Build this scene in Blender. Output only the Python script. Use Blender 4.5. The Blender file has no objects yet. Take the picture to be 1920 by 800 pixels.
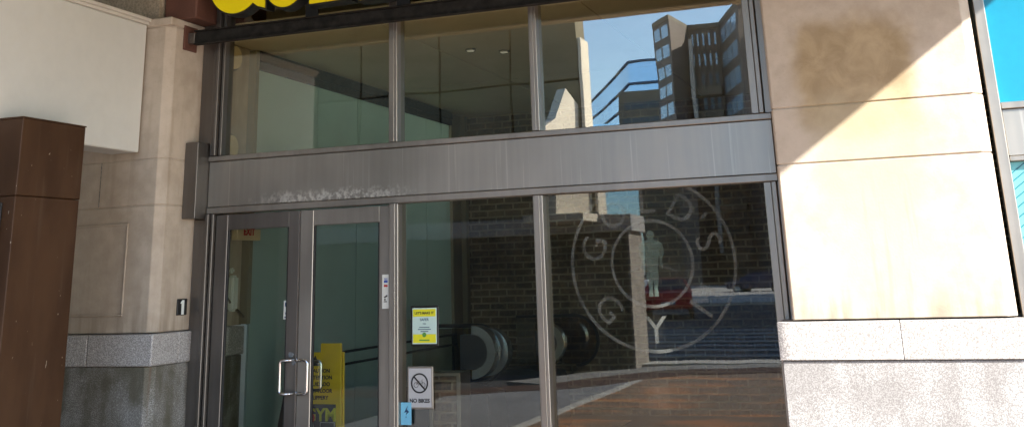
import bpy, bmesh, math, random
from math import radians as R, sin, cos, pi
from mathutils import Vector, Matrix
random.seed(7)
S = bpy.context.scene
COL = S.collection

# ------------------------------------------------------------------ materials
class NT:
    def __init__(s, name):
        s.m = bpy.data.materials.new(name); s.m.use_nodes = True
        s.t = s.m.node_tree; s.t.nodes.clear()
        s.out = s.t.nodes.new('ShaderNodeOutputMaterial')
    def n(s, typ, **kw):
        nd = s.t.nodes.new('ShaderNode' + typ)
        for k, v in kw.items(): setattr(nd, k, v)
        return nd
    def l(s, a, b): s.t.links.new(a, b)
    def setin(s, sock, v):
        if hasattr(v, 'is_output'): s.l(v, sock)
        elif isinstance(v, (tuple, list)) and len(v) == 3 and sock.type == 'RGBA': sock.default_value = (*v, 1)
        else: sock.default_value = v
    def pos(s): return s.n('NewGeometry').outputs['Position']
    def xyz(s, v):
        d = s.n('SeparateXYZ'); s.l(v, d.inputs[0]); return d.outputs
    def scale(s, v, sc):
        d = s.n('VectorMath', operation='MULTIPLY'); s.setin(d.inputs[0], v); d.inputs[1].default_value = sc; return d.outputs[0]
    def noise(s, v, scale, detail=4, rough=.55, out=0, dist=0):
        d = s.n('TexNoise'); s.l(v, d.inputs['Vector']); d.inputs['Scale'].default_value = scale
        d.inputs['Detail'].default_value = detail; d.inputs['Roughness'].default_value = rough
        d.inputs['Distortion'].default_value = dist
        return d.outputs[out]
    def math(s, op, a, b=0, c=0, clamp=False):
        d = s.n('Math', operation=op); d.use_clamp = clamp
        for i, v in enumerate((a, b, c)): s.setin(d.inputs[i], v)
        return d.outputs[0]
    def ss(s, v, lo, hi):      # smooth step, lo > hi allowed
        d = s.n('MapRange'); d.interpolation_type = 'SMOOTHSTEP'
        inv = lo > hi
        a, b = (hi, lo) if inv else (lo, hi)
        s.setin(d.inputs[0], v); d.inputs[1].default_value = a; d.inputs[2].default_value = b
        d.inputs[3].default_value = 1 if inv else 0; d.inputs[4].default_value = 0 if inv else 1
        return d.outputs[0]
    def mix(s, f, a, b, blend='MIX'):
        d = s.n('Mix', data_type='RGBA', blend_type=blend)
        s.setin(d.inputs[0], f); s.setin(d.inputs[6], a); s.setin(d.inputs[7], b)
        return d.outputs[2]
    def box(s, P, cx, cz, hw, hh, soft=.25, nz=None, amp=.3):   # soft blotch in the XZ plane
        x = s.math('ABSOLUTE', s.math('DIVIDE', s.math('SUBTRACT', P[0], cx), hw))
        z = s.math('ABSOLUTE', s.math('DIVIDE', s.math('SUBTRACT', P[2], cz), hh))
        p4 = s.math('ADD', s.math('POWER', x, 4), s.math('POWER', z, 4))
        d = s.math('POWER', p4, .25)
        if nz is not None: d = s.math('ADD', d, s.math('MULTIPLY', s.math('SUBTRACT', nz, .5), amp * 2))
        return s.ss(d, 1 + soft, 1 - soft)
    def bsdf(s, col, rough=.6, metal=0, bump=None, bstr=.2, bdist=.01, spec=.5, **kw):
        b = s.n('BsdfPrincipled')
        s.setin(b.inputs['Base Color'], col); s.setin(b.inputs['Roughness'], rough); s.setin(b.inputs['Metallic'], metal)
        b.inputs['Specular IOR Level'].default_value = spec
        for k, v in kw.items(): s.setin(b.inputs[k.replace('_', ' ')], v)
        if bump is not None:
            bp = s.n('Bump'); bp.inputs['Strength'].default_value = bstr; bp.inputs['Distance'].default_value = bdist
            s.l(bump, bp.inputs['Height']); s.l(bp.outputs[0], b.inputs['Normal'])
        s.l(b.outputs[0], s.out.inputs[0]); return s.m

def plain(name, c, rough=.5, metal=0, var=.12, sc=3.0, bump=.05, spec=.5):
    t = NT(name); p = t.pos(); nz = t.noise(p, sc, 5)
    fine = t.noise(p, sc * 18, 3)
    f = t.math('ADD', t.math('MULTIPLY', nz, .7), t.math('MULTIPLY', fine, .3))
    f = t.ss(f, .3, .7)
    col = t.mix(f, tuple(x * (1 - var) for x in c), tuple(min(1, x * (1 + var)) for x in c))
    return t.bsdf(col, rough, metal, fine, bump, .004, spec)

def limestone(name, stained=False, tint=(1, 1, 1)):
    t = NT(name); p = t.pos(); P = t.xyz(p)
    big = t.noise(p, 1.3, 6); fine = t.noise(p, 70, 3); mid = t.noise(p, 9, 5)
    a = (.40 * tint[0], 0.335 * tint[1], .264 * tint[2]); b = (.52 * tint[0], 0.446 * tint[1], .362 * tint[2])
    col = t.mix(t.ss(t.math('ADD', t.math('MULTIPLY', big, .6), t.math('MULTIPLY', mid, .4)), .35, .65), a, b)
    col = t.mix(t.math('MULTIPLY', t.ss(fine, .55, .75), .15), col, (.25, .2, .15))
    # grime just over the ledge, streaked
    st = t.noise(t.scale(p, (9, 9, .9)), 1.5, 5)
    gm = t.math('MULTIPLY', t.ss(P[2], 1.55, 1.27), t.ss(st, .35, .7))
    col = t.mix(t.math('MULTIPLY', gm, .55), col, (.16, .125, .085))
    if stained:
        wob = t.noise(p, 2.6, 5, .6); blot = t.noise(p, 6, 6, .65, dist=.6)
        m1 = t.box(P, -.22, 2.72, .36, .37, .22, wob, .36)
        c1 = t.mix(t.ss(blot, .35, .7), (.275, .195, .095), (.40, .30, .165))
        col = t.mix(t.math('MULTIPLY', m1, .78), col, c1)
        m2 = t.box(P, -.2, 2.25, .33, .35, .3, wob, .4)
        col = t.mix(t.math('MULTIPLY', m2, .6), col, (.43, .37, .26))
        m3 = t.box(P, -.16, 1.72, .30, .36, .35, blot, .75)
        col = t.mix(t.math('MULTIPLY', m3, .55), col, (.45, .38, .285))
        run = t.noise(t.scale(p, (14, 14, 1.1)), 1.6, 5)
        m4 = t.math('MULTIPLY', t.box(P, -.14, 1.55, .22, .55, .3, wob, .5), t.ss(run, .5, .68))
        col = t.mix(t.math('MULTIPLY', m4, .6), col, (.38, .315, .23))
    else:
        run = t.noise(t.scale(p, (7, 7, .6)), 1.4, 5)
        col = t.mix(t.math('MULTIPLY', t.ss(run, .5, .75), .3), col, (.24, .18, .12))
    return t.bsdf(col, .85, 0, t.math('ADD', mid, fine), .18, .004, .2)

def granite(name, base, dark, stain=0, scol=(.09, .08, .05), rusty=1):
    t = NT(name); p = t.pos(); P = t.xyz(p)
    f = t.noise(p, 150, 2, .7); f2 = t.noise(p, 70, 2, .6); big = t.noise(p, 2.2, 6, .6, dist=.4)
    col = t.mix(t.ss(f, .42, .60), dark, base)
    col = t.mix(t.math('MULTIPLY', t.ss(f2, .56, .68), .5), col, tuple(min(.8, c * 1.45) for c in base))
    if stain:
        base_col = col
        run = t.noise(t.scale(p, (5, 5, .9)), 1.3, 6)
        m = t.math('MULTIPLY', t.ss(t.math('ADD', t.math('MULTIPLY', big, .6), t.math('MULTIPLY', run, .4)), .38, .56), stain)
        col = t.mix(m, col, scol)
        rust = t.ss(t.noise(t.scale(p, (16, 16, 1)), 1, 4), .62, .75)
        col = t.mix(t.math('MULTIPLY', rust, stain * .5 * rusty), col, (.12, .06, .03))
    return t.bsdf(col, .6, 0, f, .12, .003, .4)

def alum(name, c, rough=.36, streak=.2, corr=False, metal=.85):
    t = NT(name); p = t.pos(); P = t.xyz(p)
    st = t.noise(t.scale(p, (18, 18, .9)), 1.3, 3, .4); big = t.noise(p, 1.2, 5); fine = t.noise(t.scale(p, (3, 3, 60)), 2, 2)
    f = t.ss(t.math('ADD', t.math('MULTIPLY', st, .35), t.math('MULTIPLY', big, .65)), .3, .7)
    col = t.mix(f, tuple(x * (1 - streak) for x in c), tuple(x * (1 + streak * .5) for x in c))
    if corr:
        nz = t.noise(p, 30, 5, .7)
        m = t.math('MULTIPLY', t.box(P, -4.12, 2.188, .52, .07, .45, t.noise(t.scale(p, (12, 1, 3)), 2, 5), .8), t.ss(nz, .42, .58))
        col = t.mix(t.math('MULTIPLY', m, .95), col, (.8, .78, .72))
        drip = t.math('MULTIPLY', t.ss(t.noise(t.scale(p, (30, 1, .5)), 1.4, 3), .6, .72), .5)
        col = t.mix(drip, col, tuple(min(.8, x * 1.5) for x in c))
    return t.bsdf(col, t.math('ADD', rough, t.math('MULTIPLY', f, .12)), metal, st, .0 if corr else .03, .001)

def glass(name, tint=(.8, .83, .77), f0=.065, wave=.004):
    t = NT(name); p = t.pos()
    tr = t.n('BsdfTransparent'); tr.inputs[0].default_value = (*tint, 1)
    gl = t.n('BsdfGlossy'); gl.inputs['Roughness'].default_value = 0.0; gl.inputs[0].default_value = (1, 1, 1, 1)
    bp = t.n('Bump'); bp.inputs['Strength'].default_value = wave; bp.inputs['Distance'].default_value = .1
    t.l(t.noise(t.scale(p, (1, 1, .8)), 2.2, 1), bp.inputs['Height']); t.l(bp.outputs[0], gl.inputs['Normal'])
    lw = t.n('LayerWeight'); lw.inputs['Blend'].default_value = .5
    f = t.math('ADD', f0, t.math('MULTIPLY', t.math('POWER', lw.outputs['Facing'], 4.5), 1 - f0))
    mx = t.n('MixShader'); t.l(f, mx.inputs[0]); t.l(tr.outputs[0], mx.inputs[1]); t.l(gl.outputs[0], mx.inputs[2])
    dust = t.n('BsdfDiffuse'); dust.inputs[0].default_value = (.35, .33, .3, 1)
    m2 = t.n('MixShader'); t.l(t.math('MULTIPLY', t.ss(t.noise(p, 3, 6), .45, .8), .03), m2.inputs[0])
    t.l(mx.outputs[0], m2.inputs[1]); t.l(dust.outputs[0], m2.inputs[2]); t.l(m2.outputs[0], t.out.inputs[0])
    return t.m

def film(name, c, alpha):     # thin translucent vinyl
    t = NT(name); tr = t.n('BsdfTransparent'); d = t.n('BsdfDiffuse'); d.inputs[0].default_value = (*c, 1)
    mx = t.n('MixShader')
    f = t.math('MULTIPLY', t.ss(t.noise(t.pos(), 7, 5), .2, .8), alpha)
    t.setin(mx.inputs[0], t.math('ADD', f, alpha * .4)); t.l(tr.outputs[0], mx.inputs[1]); t.l(d.outputs[0], mx.inputs[2]); t.l(mx.outputs[0], t.out.inputs[0])
    return t.m

def frosted(name, c, tl=.55):
    t = NT(name); p = t.pos()
    col = t.mix(t.ss(t.noise(p, .8, 3), .3, .7), tuple(x * .92 for x in c), c)
    d = t.n('BsdfDiffuse'); tr = t.n('BsdfTranslucent'); g = t.n('BsdfGlossy'); g.inputs['Roughness'].default_value = .35
    t.l(col, d.inputs[0]); t.l(col, tr.inputs[0])
    a = t.n('MixShader'); a.inputs[0].default_value = tl; t.l(d.outputs[0], a.inputs[1]); t.l(tr.outputs[0], a.inputs[2])
    b = t.n('MixShader'); b.inputs[0].default_value = .05; t.l(a.outputs[0], b.inputs[1]); t.l(g.outputs[0], b.inputs[2])
    t.l(b.outputs[0], t.out.inputs[0]); return t.m

def brick(name, c1, c2, mortar, axes='xz', bw=.21, bh=.072, ms=.009, rough=.8, big=.5, glint=None):
    t = NT(name); p = t.pos(); P = t.xyz(p)
    cv = t.n('CombineXYZ'); t.l(P['xyz'.index(axes[0])], cv.inputs[0]); t.l(P['xyz'.index(axes[1])], cv.inputs[1])
    wob = t.n('VectorMath', operation='ADD'); t.l(cv.outputs[0], wob.inputs[0])
    nn = t.scale(t.noise(p, 5, 2, out=1), (.03, .022, 0)); t.l(nn, wob.inputs[1])
    b = t.n('TexBrick'); t.l(wob.outputs[0], b.inputs['Vector'])
    b.inputs['Color1'].default_value = (*c1, 1); b.inputs['Color2'].default_value = (*c2, 1); b.inputs['Mortar'].default_value = (*mortar, 1)
    b.inputs['Scale'].default_value = 1; b.inputs['Mortar Size'].default_value = ms; b.inputs['Brick Width'].default_value = bw; b.inputs['Row Height'].default_value = bh
    b.inputs['Bias'].default_value = -.1
    m = t.ss(t.noise(p, 1.7, 6, .6), .3, .7)
    col = t.mix(t.math('MULTIPLY', m, big), b.outputs[0], tuple(x * .45 for x in c1))
    col = t.mix(t.math('MULTIPLY', t.ss(t.noise(p, 22, 4), .4, .7), .35), col, tuple(min(1, x * 1.5) for x in c2))
    if glint: col = t.mix(t.math('MULTIPLY', t.ss(t.noise(t.scale(p, (.55, 1.6, 1)), 1.3, 4, .6), .50, .60), .9), col, t.mix(.5, b.outputs[0], glint))  # stretched orange glints of sunlight painted into the paving
    h = t.math('SUBTRACT', t.noise(p, 30, 3), t.math('MULTIPLY', b.outputs[1], 2))
    return t.bsdf(col, rough, 0, h, .5, .01, .3)

M = {}
M['lime'] = limestone('limestone'); M['lime_st'] = limestone('limestone_stained', True)
M['gran'] = granite('granite_ledge', (.50, .48, .46), (.23, .22, .21)); M['gran_d'] = granite('granite_stained', (.36, .35, .33), (.12, .115, .10), .85)
M['gran_r'] = granite('granite_base_speckled', (.44, .44, .435), (.21, .205, .20), .5, (.15, .14, .135), 0)
M['wing'] = plain('shaded_olive_stone', (.155, .132, .083), .85, 0, .2, 1.5); M['olive'] = plain('olive_trim_paint', (.26, .235, .165), .7, 0, .08); M['cwhite'] = plain('white_bounce_wall', (.75, .76, .74), .9, 0, .04, 1.5); M['wing2'] = plain('sunlit_side_granite', (.27, .235, .20), .8, 0, .3, 5); M['wingd'] = plain('shaded_granite', (.045, .045, .04), .8, 0, .2, 2); M['cream'] = plain('sunlit_cream_stone', (.62, .55, .44), .85, 0, .08, 1.5)  # corner building: shaded fronts coloured dark, sunlit sides coloured pale
M['alum'] = alum('weathered_aluminium', (.36, .335, .30), .36); M['alum_d'] = alum('dark_aluminium', (.19, .175, .16), .38)
M['panel'] = alum('header_sheet_metal', (.41, .385, .345), .36, .13, True, .9)
M['chrome'] = plain('polished_steel', (.75, .75, .74), .18, 1, .05); M['steel'] = plain('brushed_steel', (.36, .41, .45), .27, .65, .15)
M['chromeb'] = plain('bright_polished_steel', (.85, .85, .84), .2, .7, .05); M['beam'] = plain('flaking_black_steel', (.018, .017, .015), .75, 0, .6, 14, .5, .2)
M['gl_door'] = glass('door_glass', (.88, .92, .89), .04); M['gl'] = glass('clear_pane', (.93, .93, .87), .05); M['gl_up2'] = glass('transom_glass_clean', (.90, .90, .80), .15); M['gl_up'] = glass('transom_glass', (.90, .90, .80), .085)
M['frost'] = frosted('frosted_teal_glass', (.49, .60, .575))
M['brick'] = brick('old_dark_brick', (.115, .08, .052), (.24, .17, .11), (.46, .39, .29), 'xz', .23, .08, .011, .85, .75)
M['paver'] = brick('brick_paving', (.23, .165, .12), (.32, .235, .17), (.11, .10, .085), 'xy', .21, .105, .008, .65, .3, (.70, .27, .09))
M['paver_g'] = brick('grey_paving', (.22, .22, .23), (.27, .27, .28), (.36, .35, .33), 'xy', .6, .6, .012, .75, .3)
M['paver_d'] = brick('dark_red_paving', (.085, .05, .042), (.11, .065, .05), (.07, .06, .05), 'xy', .21, .105, .008, .8, .3)
M['conc'] = plain('pale_concrete', (.50, .48, .44), .8, 0, .15, 2); M['paver_shade'] = plain('shaded_paving', (.055, .055, .056), .75, 0, .2, 3); M['kerb'] = plain('kerb_stone', (.26, .25, .235), .8, 0, .2, 3); M['asph'] = plain('asphalt', (.05, .05, .053), .85, 0, .25, 3, .3)
M['paint'] = plain('road_paint', (.27, .27, .27), .7, 0, .2, 6); M['floor'] = plain('dark_tile', (.075, .07, .065), .35, 0, .2, 2)
M['ceil'] = plain('ceiling_plaster', (.72, .64, .50), .85, 0, .08, 1.2); M['soffit'] = plain('soffit_board', (.36, .31, .22), .85, 0, .12, 1.5)
t = NT('brown_painted_steel'); p = t.pos()
c = t.mix(t.ss(t.noise(t.scale(p, (3, 3, 1)), 1.4, 5), .3, .7), (.042, .0175, .006), (.066, .031, .013))
c = t.mix(t.math('MULTIPLY', t.ss(t.noise(t.scale(p, (10, 10, .8)), 1.5, 4), .55, .72), .35), c, (.085, .055, .035))
c = t.mix(t.ss(t.noise(t.scale(p, (40, 40, 14)), 1.2, 2), .735, .76), c, (.35, .30, .24))
M['brown'] = t.bsdf(c, t.math('ADD', .42, t.math('MULTIPLY', t.noise(p, 5, 4), .25)), 0, t.noise(p, 2.2, 2), .06, .02, .35)
M['white'] = plain('white_acrylic', (.60, .605, .57), .4, 0, .05, .6, .01); M['wtrim'] = plain('cream_trim', (.58, .55, .49), .6, 0, .06)
M['stucco'] = plain('speckled_stucco', (.32, .27, .20), .9, 0, .35, 60, .4); M['rust'] = plain('oxide_red_paint', (.12, .05, .033), .7, 0, .2, 4)
M['yellow'] = plain('sign_yellow', (.98, .82, .0), .4, 0, .02, 2, .01); M['black'] = plain('black_return', (.012, .012, .012), .5, 0, .2)
M['pyel'] = plain('yellow_plastic', (.92, .64, .01), .45, 0, .06, 5); M['dgrey'] = plain('charcoal_board', (.04, .042, .05), .5, 0, .2)
M['paper'] = plain('white_paper', (.75, .77, .72), .5, 0, .03); M['mint'] = plain('mint_paper', (.55, .72, .66), .5, 0, .03); M['lyel'] = plain('lime_yellow_print', (.75, .72, .02), .5, 0, .03)
M['signal'] = plain('sign_white', (.50, .50, .50), .45, 0, .06); M['red'] = plain('red_print', (.5, .02, .02), .5); M['blue'] = plain('blue_print', (.06, .12, .45), .5)
M['sky'] = plain('sky_blue_sticker', (.20, .55, .75), .4, 0, .05); M['navy'] = plain('navy_print', (.02, .06, .14), .5)
M['ink'] = plain('black_ink', (.02, .02, .02), .6); M['green'] = plain('green_ink', (.1, .3, .05), .6)
M['etch'] = film('etched_vinyl', (.50, .53, .49), .075); M['etch2'] = film('etched_vinyl_figure', (.28, .40, .34), .13)
M['teal'] = plain('cyan_window_film', (.004, .20, .32), .3, 0, .08, 1.2, 0); M['teal2'] = plain('pale_cyan_window_film', (.12, .40, .44), .25, 0, .03, 1, 0); M['tline'] = plain('dark_cyan_line', (.01, .10, .14), .4)
M['beige'] = plain('beige_plastic', (.75, .62, .38), .5); M['rubber'] = plain('black_rubber', (.02, .02, .02), .55)
M['gl_tint'] = glass('bronze_balustrade_glass', (.72, .66, .58), .06, 0)
M['bpale'] = plain('painted_sky_glazing', (.34, .47, .58), .2, .15, .12, .3, 0); M['bwall'] = plain('brown_precast', (.135, .11, .095), .85, 0, .12, .3); M['bwall2'] = plain('grey_brown_precast', (.15, .13, .10), .85, 0, .2, .3)  # office windows: sky reflection painted in as pale blue
M['bglass'] = plain('sky_reflecting_glazing', (.52, .64, .74), .06, 1, .1, .2, 0); M['bblue'] = plain('blue_curtain_wall', (.46, .66, .86), .05, 1, .12, .06, 0)
M['bdark'] = plain('dark_glazing', (.03, .04, .05), .1, 0, .2); M['mull'] = plain('curtain_wall_mullion', (.05, .10, .18), .4, .4)
M['carred'] = plain('red_car_paint', (.55, .015, .02), .25, 0, .03, 2, 0); M['carblue'] = plain('blue_car_paint', (.035, .045, .10), .25, 0, .03, 2, 0); M['carwhite'] = plain('white_car_paint', (.7, .7, .72), .25, 0, .03, 2, 0)
M['lampglass'] = plain('clear_lens', (.6, .6, .58), .1)
t = NT('lamp_disc'); e = t.n('Emission'); e.inputs[0].default_value = (1, .93, .8, 1); e.inputs[1].default_value = .07; t.l(e.outputs[0], t.out.inputs[0]); M['lamp'] = t.m

# ------------------------------------------------------------------ builders
class MB:
    def __init__(s): s.b = bmesh.new()
    def box(s, x0, x1, y0, y1, z0, z1, bev=0, seg=1):
        b = bmesh.new(); bmesh.ops.create_cube(b, size=1)
        for v in b.verts:
            v.co = Vector(((x0 + x1) / 2 + v.co.x * (x1 - x0), (y0 + y1) / 2 + v.co.y * (y1 - y0), (z0 + z1) / 2 + v.co.z * (z1 - z0)))
        if bev: bmesh.ops.bevel(b, geom=b.edges[:], offset=bev, segments=seg, affect='EDGES', clamp_overlap=True)
        s.merge(b); return s
    def merge(s, b, mat=None):
        if mat is not None: b.transform(mat)
        me = bpy.data.meshes.new('tmp'); b.to_mesh(me); b.free(); s.b.from_mesh(me); bpy.data.meshes.remove(me); return s
    def prism(s, pts, axis, a, c, bev=0):      # polygon (2-D) extruded along an axis from a to c
        b = bmesh.new()
        def co(p, d): return {'x': (d, p[0], p[1]), 'y': (p[0], d, p[1]), 'z': (p[0], p[1], d)}[axis]
        v0 = [b.verts.new(co(p, a)) for p in pts]; v1 = [b.verts.new(co(p, c)) for p in pts]
        b.faces.new(v0); b.faces.new(v1)
        n = len(pts)
        for i in range(n): b.faces.new((v0[i], v0[(i + 1) % n], v1[(i + 1) % n], v1[i]))
        bmesh.ops.recalc_face_normals(b, faces=b.faces[:])
        if bev: bmesh.ops.bevel(b, geom=b.edges[:], offset=bev, segments=1, affect='EDGES')
        s.merge(b); return s
    def tube(s, pts, r, n=10, closed=False):
        b = bmesh.new(); P = [Vector(p) for p in pts]; rings = []
        N = len(P)
        up = None
        for i, p in enumerate(P):
            if closed: d = P[(i + 1) % N] - P[i - 1]
            else: d = P[min(i + 1, N - 1)] - P[max(i - 1, 0)]
            d.normalize()
            if up is None:
                up = Vector((0, 0, 1)) if abs(d.z) < .9 else Vector((0, 1, 0))
            u = d.cross(up).normalized(); w = u.cross(d).normalized(); up = w
            rr = r[i] if isinstance(r, (list, tuple)) else r
            rings.append([b.verts.new(p + (u * cos(2 * pi * k / n) + w * sin(2 * pi * k / n)) * rr) for k in range(n)])
        for i in range(N if closed else N - 1):
            A = rings[i]; B = rings[(i + 1) % N]
            for k in range(n): b.faces.new((A[k], A[(k + 1) % n], B[(k + 1) % n], B[k]))
        if not closed: b.faces.new(rings[0]); b.faces.new(rings[-1][::-1])
        bmesh.ops.recalc_face_normals(b, faces=b.faces[:])
        for f in b.faces: f.smooth = len(f.verts) == 4
        s.merge(b); return s
    def ring(s, cx, cz, r0, r1, y0, y1, a0=0, a1=2 * pi, n=64, sx=1.0):   # flat annulus (or arc) in the XZ plane
        full = abs(a1 - a0 - 2 * pi) < 1e-6
        b = bmesh.new(); k = n if full else n + 1; V = []
        for i in range(k):
            a = a0 + (a1 - a0) * i / n
            V.append([b.verts.new((cx + rr * cos(a) * sx, y, cz + rr * sin(a))) for rr, y in ((r0, y0), (r1, y0), (r1, y1), (r0, y1))])
        for i in range(n):
            A = V[i]; B = V[(i + 1) % k]
            for q in range(4): b.faces.new((A[q], A[(q + 1) % 4], B[(q + 1) % 4], B[q]))
        if not full: b.faces.new(V[0]); b.faces.new(V[-1])
        bmesh.ops.recalc_face_normals(b, faces=b.faces[:]); s.merge(b); return s
    def cyl(s, c, r, axis, h, n=24, r2=None):
        b = bmesh.new(); bmesh.ops.create_cone(b, cap_ends=True, segments=n, radius1=r, radius2=r if r2 is None else r2, depth=h)
        for f in b.faces: f.smooth = len(f.verts) == 4
        m = {'z': Matrix(), 'x': Matrix.Rotation(pi / 2, 4, 'Y'), 'y': Matrix.Rotation(pi / 2, 4, 'X')}[axis]
        s.merge(b, Matrix.Translation(c) @ m); return s
    def text(s, body, size, loc, rot=None, ext=.001, off=0, align='CENTER', sx=1.0):
        cu = bpy.data.curves.new('t', 'FONT'); cu.body = body; cu.size = size; cu.extrude = ext; cu.offset = off; cu.align_x = align; cu.resolution_u = 3
        o = bpy.data.objects.new('t', cu); COL.objects.link(o)
        me = bpy.data.meshes.new_from_object(o.evaluated_get(bpy.context.evaluated_depsgraph_get()))
        bpy.data.objects.remove(o); bpy.data.curves.remove(cu)
        rm = (rot or Matrix.Rotation(pi / 2, 4, 'X'))
        me.transform(Matrix.Translation(loc) @ rm @ Matrix.Diagonal((sx, 1, 1, 1)))
        s.b.from_mesh(me); bpy.data.meshes.remove(me); return s
    def build(s, name, mat, parent=None, loc=None, bev=0):
        base = Vector((0, 0, 0))
        if parent is not None:
            q = parent
            while q is not None: base += q.location; q = q.parent
        if loc is not None: base = base + (Vector(loc))
        me = bpy.data.meshes.new(name)
        bmesh.ops.translate(s.b, verts=s.b.verts[:], vec=-base)
        s.b.to_mesh(me); s.b.free()
        me.materials.append(M[mat] if isinstance(mat, str) else mat)
        o = bpy.data.objects.new(name, me); COL.objects.link(o)
        if parent is not None: o.parent = parent
        if loc is not None: o.location = loc
        if bev:
            md = o.modifiers.new('bevel', 'BEVEL'); md.width = bev; md.segments = 2; md.limit_method = 'ANGLE'
        return o

def tag(o, label=None, cat=None, group=None, kind=None):
    if label: o['label'] = label
    if cat: o['category'] = cat
    if group: o['group'] = group
    if kind: o['kind'] = kind
    return o
def thing(name, label, cat, loc, group=None):
    o = bpy.data.objects.new(name, None); o.empty_display_size = .2; COL.objects.link(o); o.location = loc
    return tag(o, label, cat, group)
def struct(name, mb, mat): return tag(mb.build(name, mat), kind='structure')
def B(*a, **k): return MB().box(*a, **k)

# ------------------------------------------------------------------ ground
struct('ground', B(-400, 400, -600, 60, -.5, -.12), 'asph')
# brick pavement with a kerb that swings round towards the left
kerb = [(40, -11.9), (8, -11.9), (-1, -11.75), (-2.4, -11.62), (-3.4, -11.4), (-4.3, -11.1), (-5.0, -10.2), (-5.6, -8.9), (-7, -8.0), (-20, -7.8)]
def band(a, b, kerb=kerb):     # offset the kerb line outwards by a..b
    out = []
    for off in (a, b):
        L = []
        for i, p in enumerate(kerb):
            q0 = Vector(kerb[max(i - 1, 0)]); q1 = Vector(kerb[min(i + 1, len(kerb) - 1)])
            d = (q1 - q0).normalized(); nrm = Vector((-d.y, d.x)); 
            if nrm.y > 0: nrm = -nrm
            L.append((p[0] + nrm.x * off, p[1] + nrm.y * off))
        out.append(L)
    return out[0] + out[1][::-1]
struct('pavement', MB().prism([(40, .3), (40, -11.9)] + kerb[1:] + [(-20, .3)], 'z', -.2, 0), 'paver')
struct('pavement_border', MB().prism([(-4.30, -.3), (-4.30, -10.9), (-4.45, -10.9), (-4.45, -.3)], 'z', -.1, .004), 'conc')
struct('grey_pavement', MB().prism([(-4.45, -.42), (-4.45, -10.85), (-5.0, -10.2), (-5.6, -8.9), (-6.5, -8.3), (-6.5, -.42)], 'z', -.1, .003), 'paver_g')
struct('shaded_pavement', MB().prism([(-6.5, -.42), (-6.5, -8.3), (-7, -8.0), (-20, -7.8), (-20, -.42)], 'z', -.1, .004), 'paver_shade')  # dark sheet stands for the shaded left part of the pavement
struct('dark_brick_border', MB().prism(band(-.85, 0), 'z', -.1, .008), 'paver_d')
struct('kerb', MB().prism(band(0.004, .75, kerb[:-2]), 'z', -.2, .012), 'kerb')
struct('pale_paving_strip', MB().prism([(-5.6, -12.7), (-2.2, -13.2), (-1.0, -12.5), (-5.2, -12.2)], 'z', -.13, .016), 'conc')
cw = MB()
for i in range(7): cw.box(-6.2 - i * .35, 6, -16.2 - i * 1.5, -15.5 - i * 1.5, -.2, -.115)
struct('road_marking', cw, 'paint')
struct('far_pavement', B(-120, 160, -130, -46, -.2, .02), 'conc')

# ------------------------------------------------------------------ piers
def pier_shaft(x0, x1, yf, yb, zs, ch, panel=None):
    mb = MB()
    for i in range(len(zs) - 1):
        z0, z1 = zs[i] + (.004 if i else 0), zs[i + 1]
        pts = [(x0 + ch[0], yf), (x1 - ch[1], yf), (x1, yf + ch[1]), (x1, yb), (x0, yb), (x0, yf + ch[0])]
        mb.prism(pts, 'z', z0, z1 - .004, .004)
        g = .008
        mb.prism([(x0 + ch[0] + g, yf + g), (x1 - ch[1] - g, yf + g), (x1 - g, yf + ch[1] + g), (x1 - g, yb - g), (x0 + g, yb - g), (x0 + g, yf + ch[0] + g)], 'z', z1 - .006, z1 + .006)
    return mb
# left pier
LP = thing('stone_pier', 'beige limestone pier with a stained grey granite foot beside the doors and the brown box', 'pier', (-6.4, .3, 0))
XL0, XL1, YF, YB = -7.5, -5.375, -.42, .72
sh = pier_shaft(XL0, XL1, YF, YB, [1.275, 2.20, 2.55, 3.60], (.05, .06))
sh.build('shaft', 'lime', LP)
# raised flat margin of a sunk panel on the front
pn = MB()
for a in ((-6.9, -5.66, 2.06, 2.075), (-6.9, -5.66, 1.395, 1.41)): pn.box(a[0], a[1], YF - .012, YF - .001, a[2], a[3], .004)
pn.box(-5.675, -5.66, YF - .012, YF - .001, 1.41, 2.06, .004)
pn.build('panel_moulding', 'lime', LP)
MB().box(-5.965, -5.958, YF - .002, YF + .002, 2.206, 2.545).build('joint', 'gran_d', LP)
MB().box(XL0 - .02, XL1 + .005, YF - .015, YB, 3.606, 3.67, .008).build('cap', 'lime', LP)
lg = MB()
lg.box(-5.93, XL1 + .03, YF - .045, -.15, 1.045, 1.268, .008).box(XL0 - .02, -5.934, YF - .045, -.15, 1.045, 1.268, .008)
lg.box(-5.7, XL1 + .03, -.146, .4, 1.045, 1.268, .008).box(-5.7, XL1 + .03, .404, YB + .01, 1.045, 1.268, .008)
lg.build('granite_ledge', 'gran', LP)
MB().prism([(XL0, YF - .02), (XL1 - .04, YF - .02), (XL1 + .015, YF + .035), (XL1 + .015, YB), (XL0, YB)], 'z', -.05, 1.042, .005).build('granite_base', 'gran_d', LP)

# right pier
RP = thing('stone_pier', 'cream limestone pier with a big brown stain, half sunlit, right of the storefront', 'pier', (-.12, 0, 0))
XR0, XR1 = -.755, .50
pier_shaft(XR0, XR1, -.40, .55, [1.285, 2.205, 2.555, 3.9, 4.6], (.012, .055)).build('shaft', 'lime_st', RP)
lg = MB(); lg.box(XR0 - .09, -.1445, -.43, .5, 1.06, 1.275, .003).box(-.142, XR1 + .04, -.43, .5, 1.06, 1.275, .003)
lg.build('granite_ledge', 'gran', RP)
B(XR0 - .08, XR1 + .03, -.415, .5, -.05, 1.056, bev=.006).build('granite_base', 'gran_r', RP)

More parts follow.
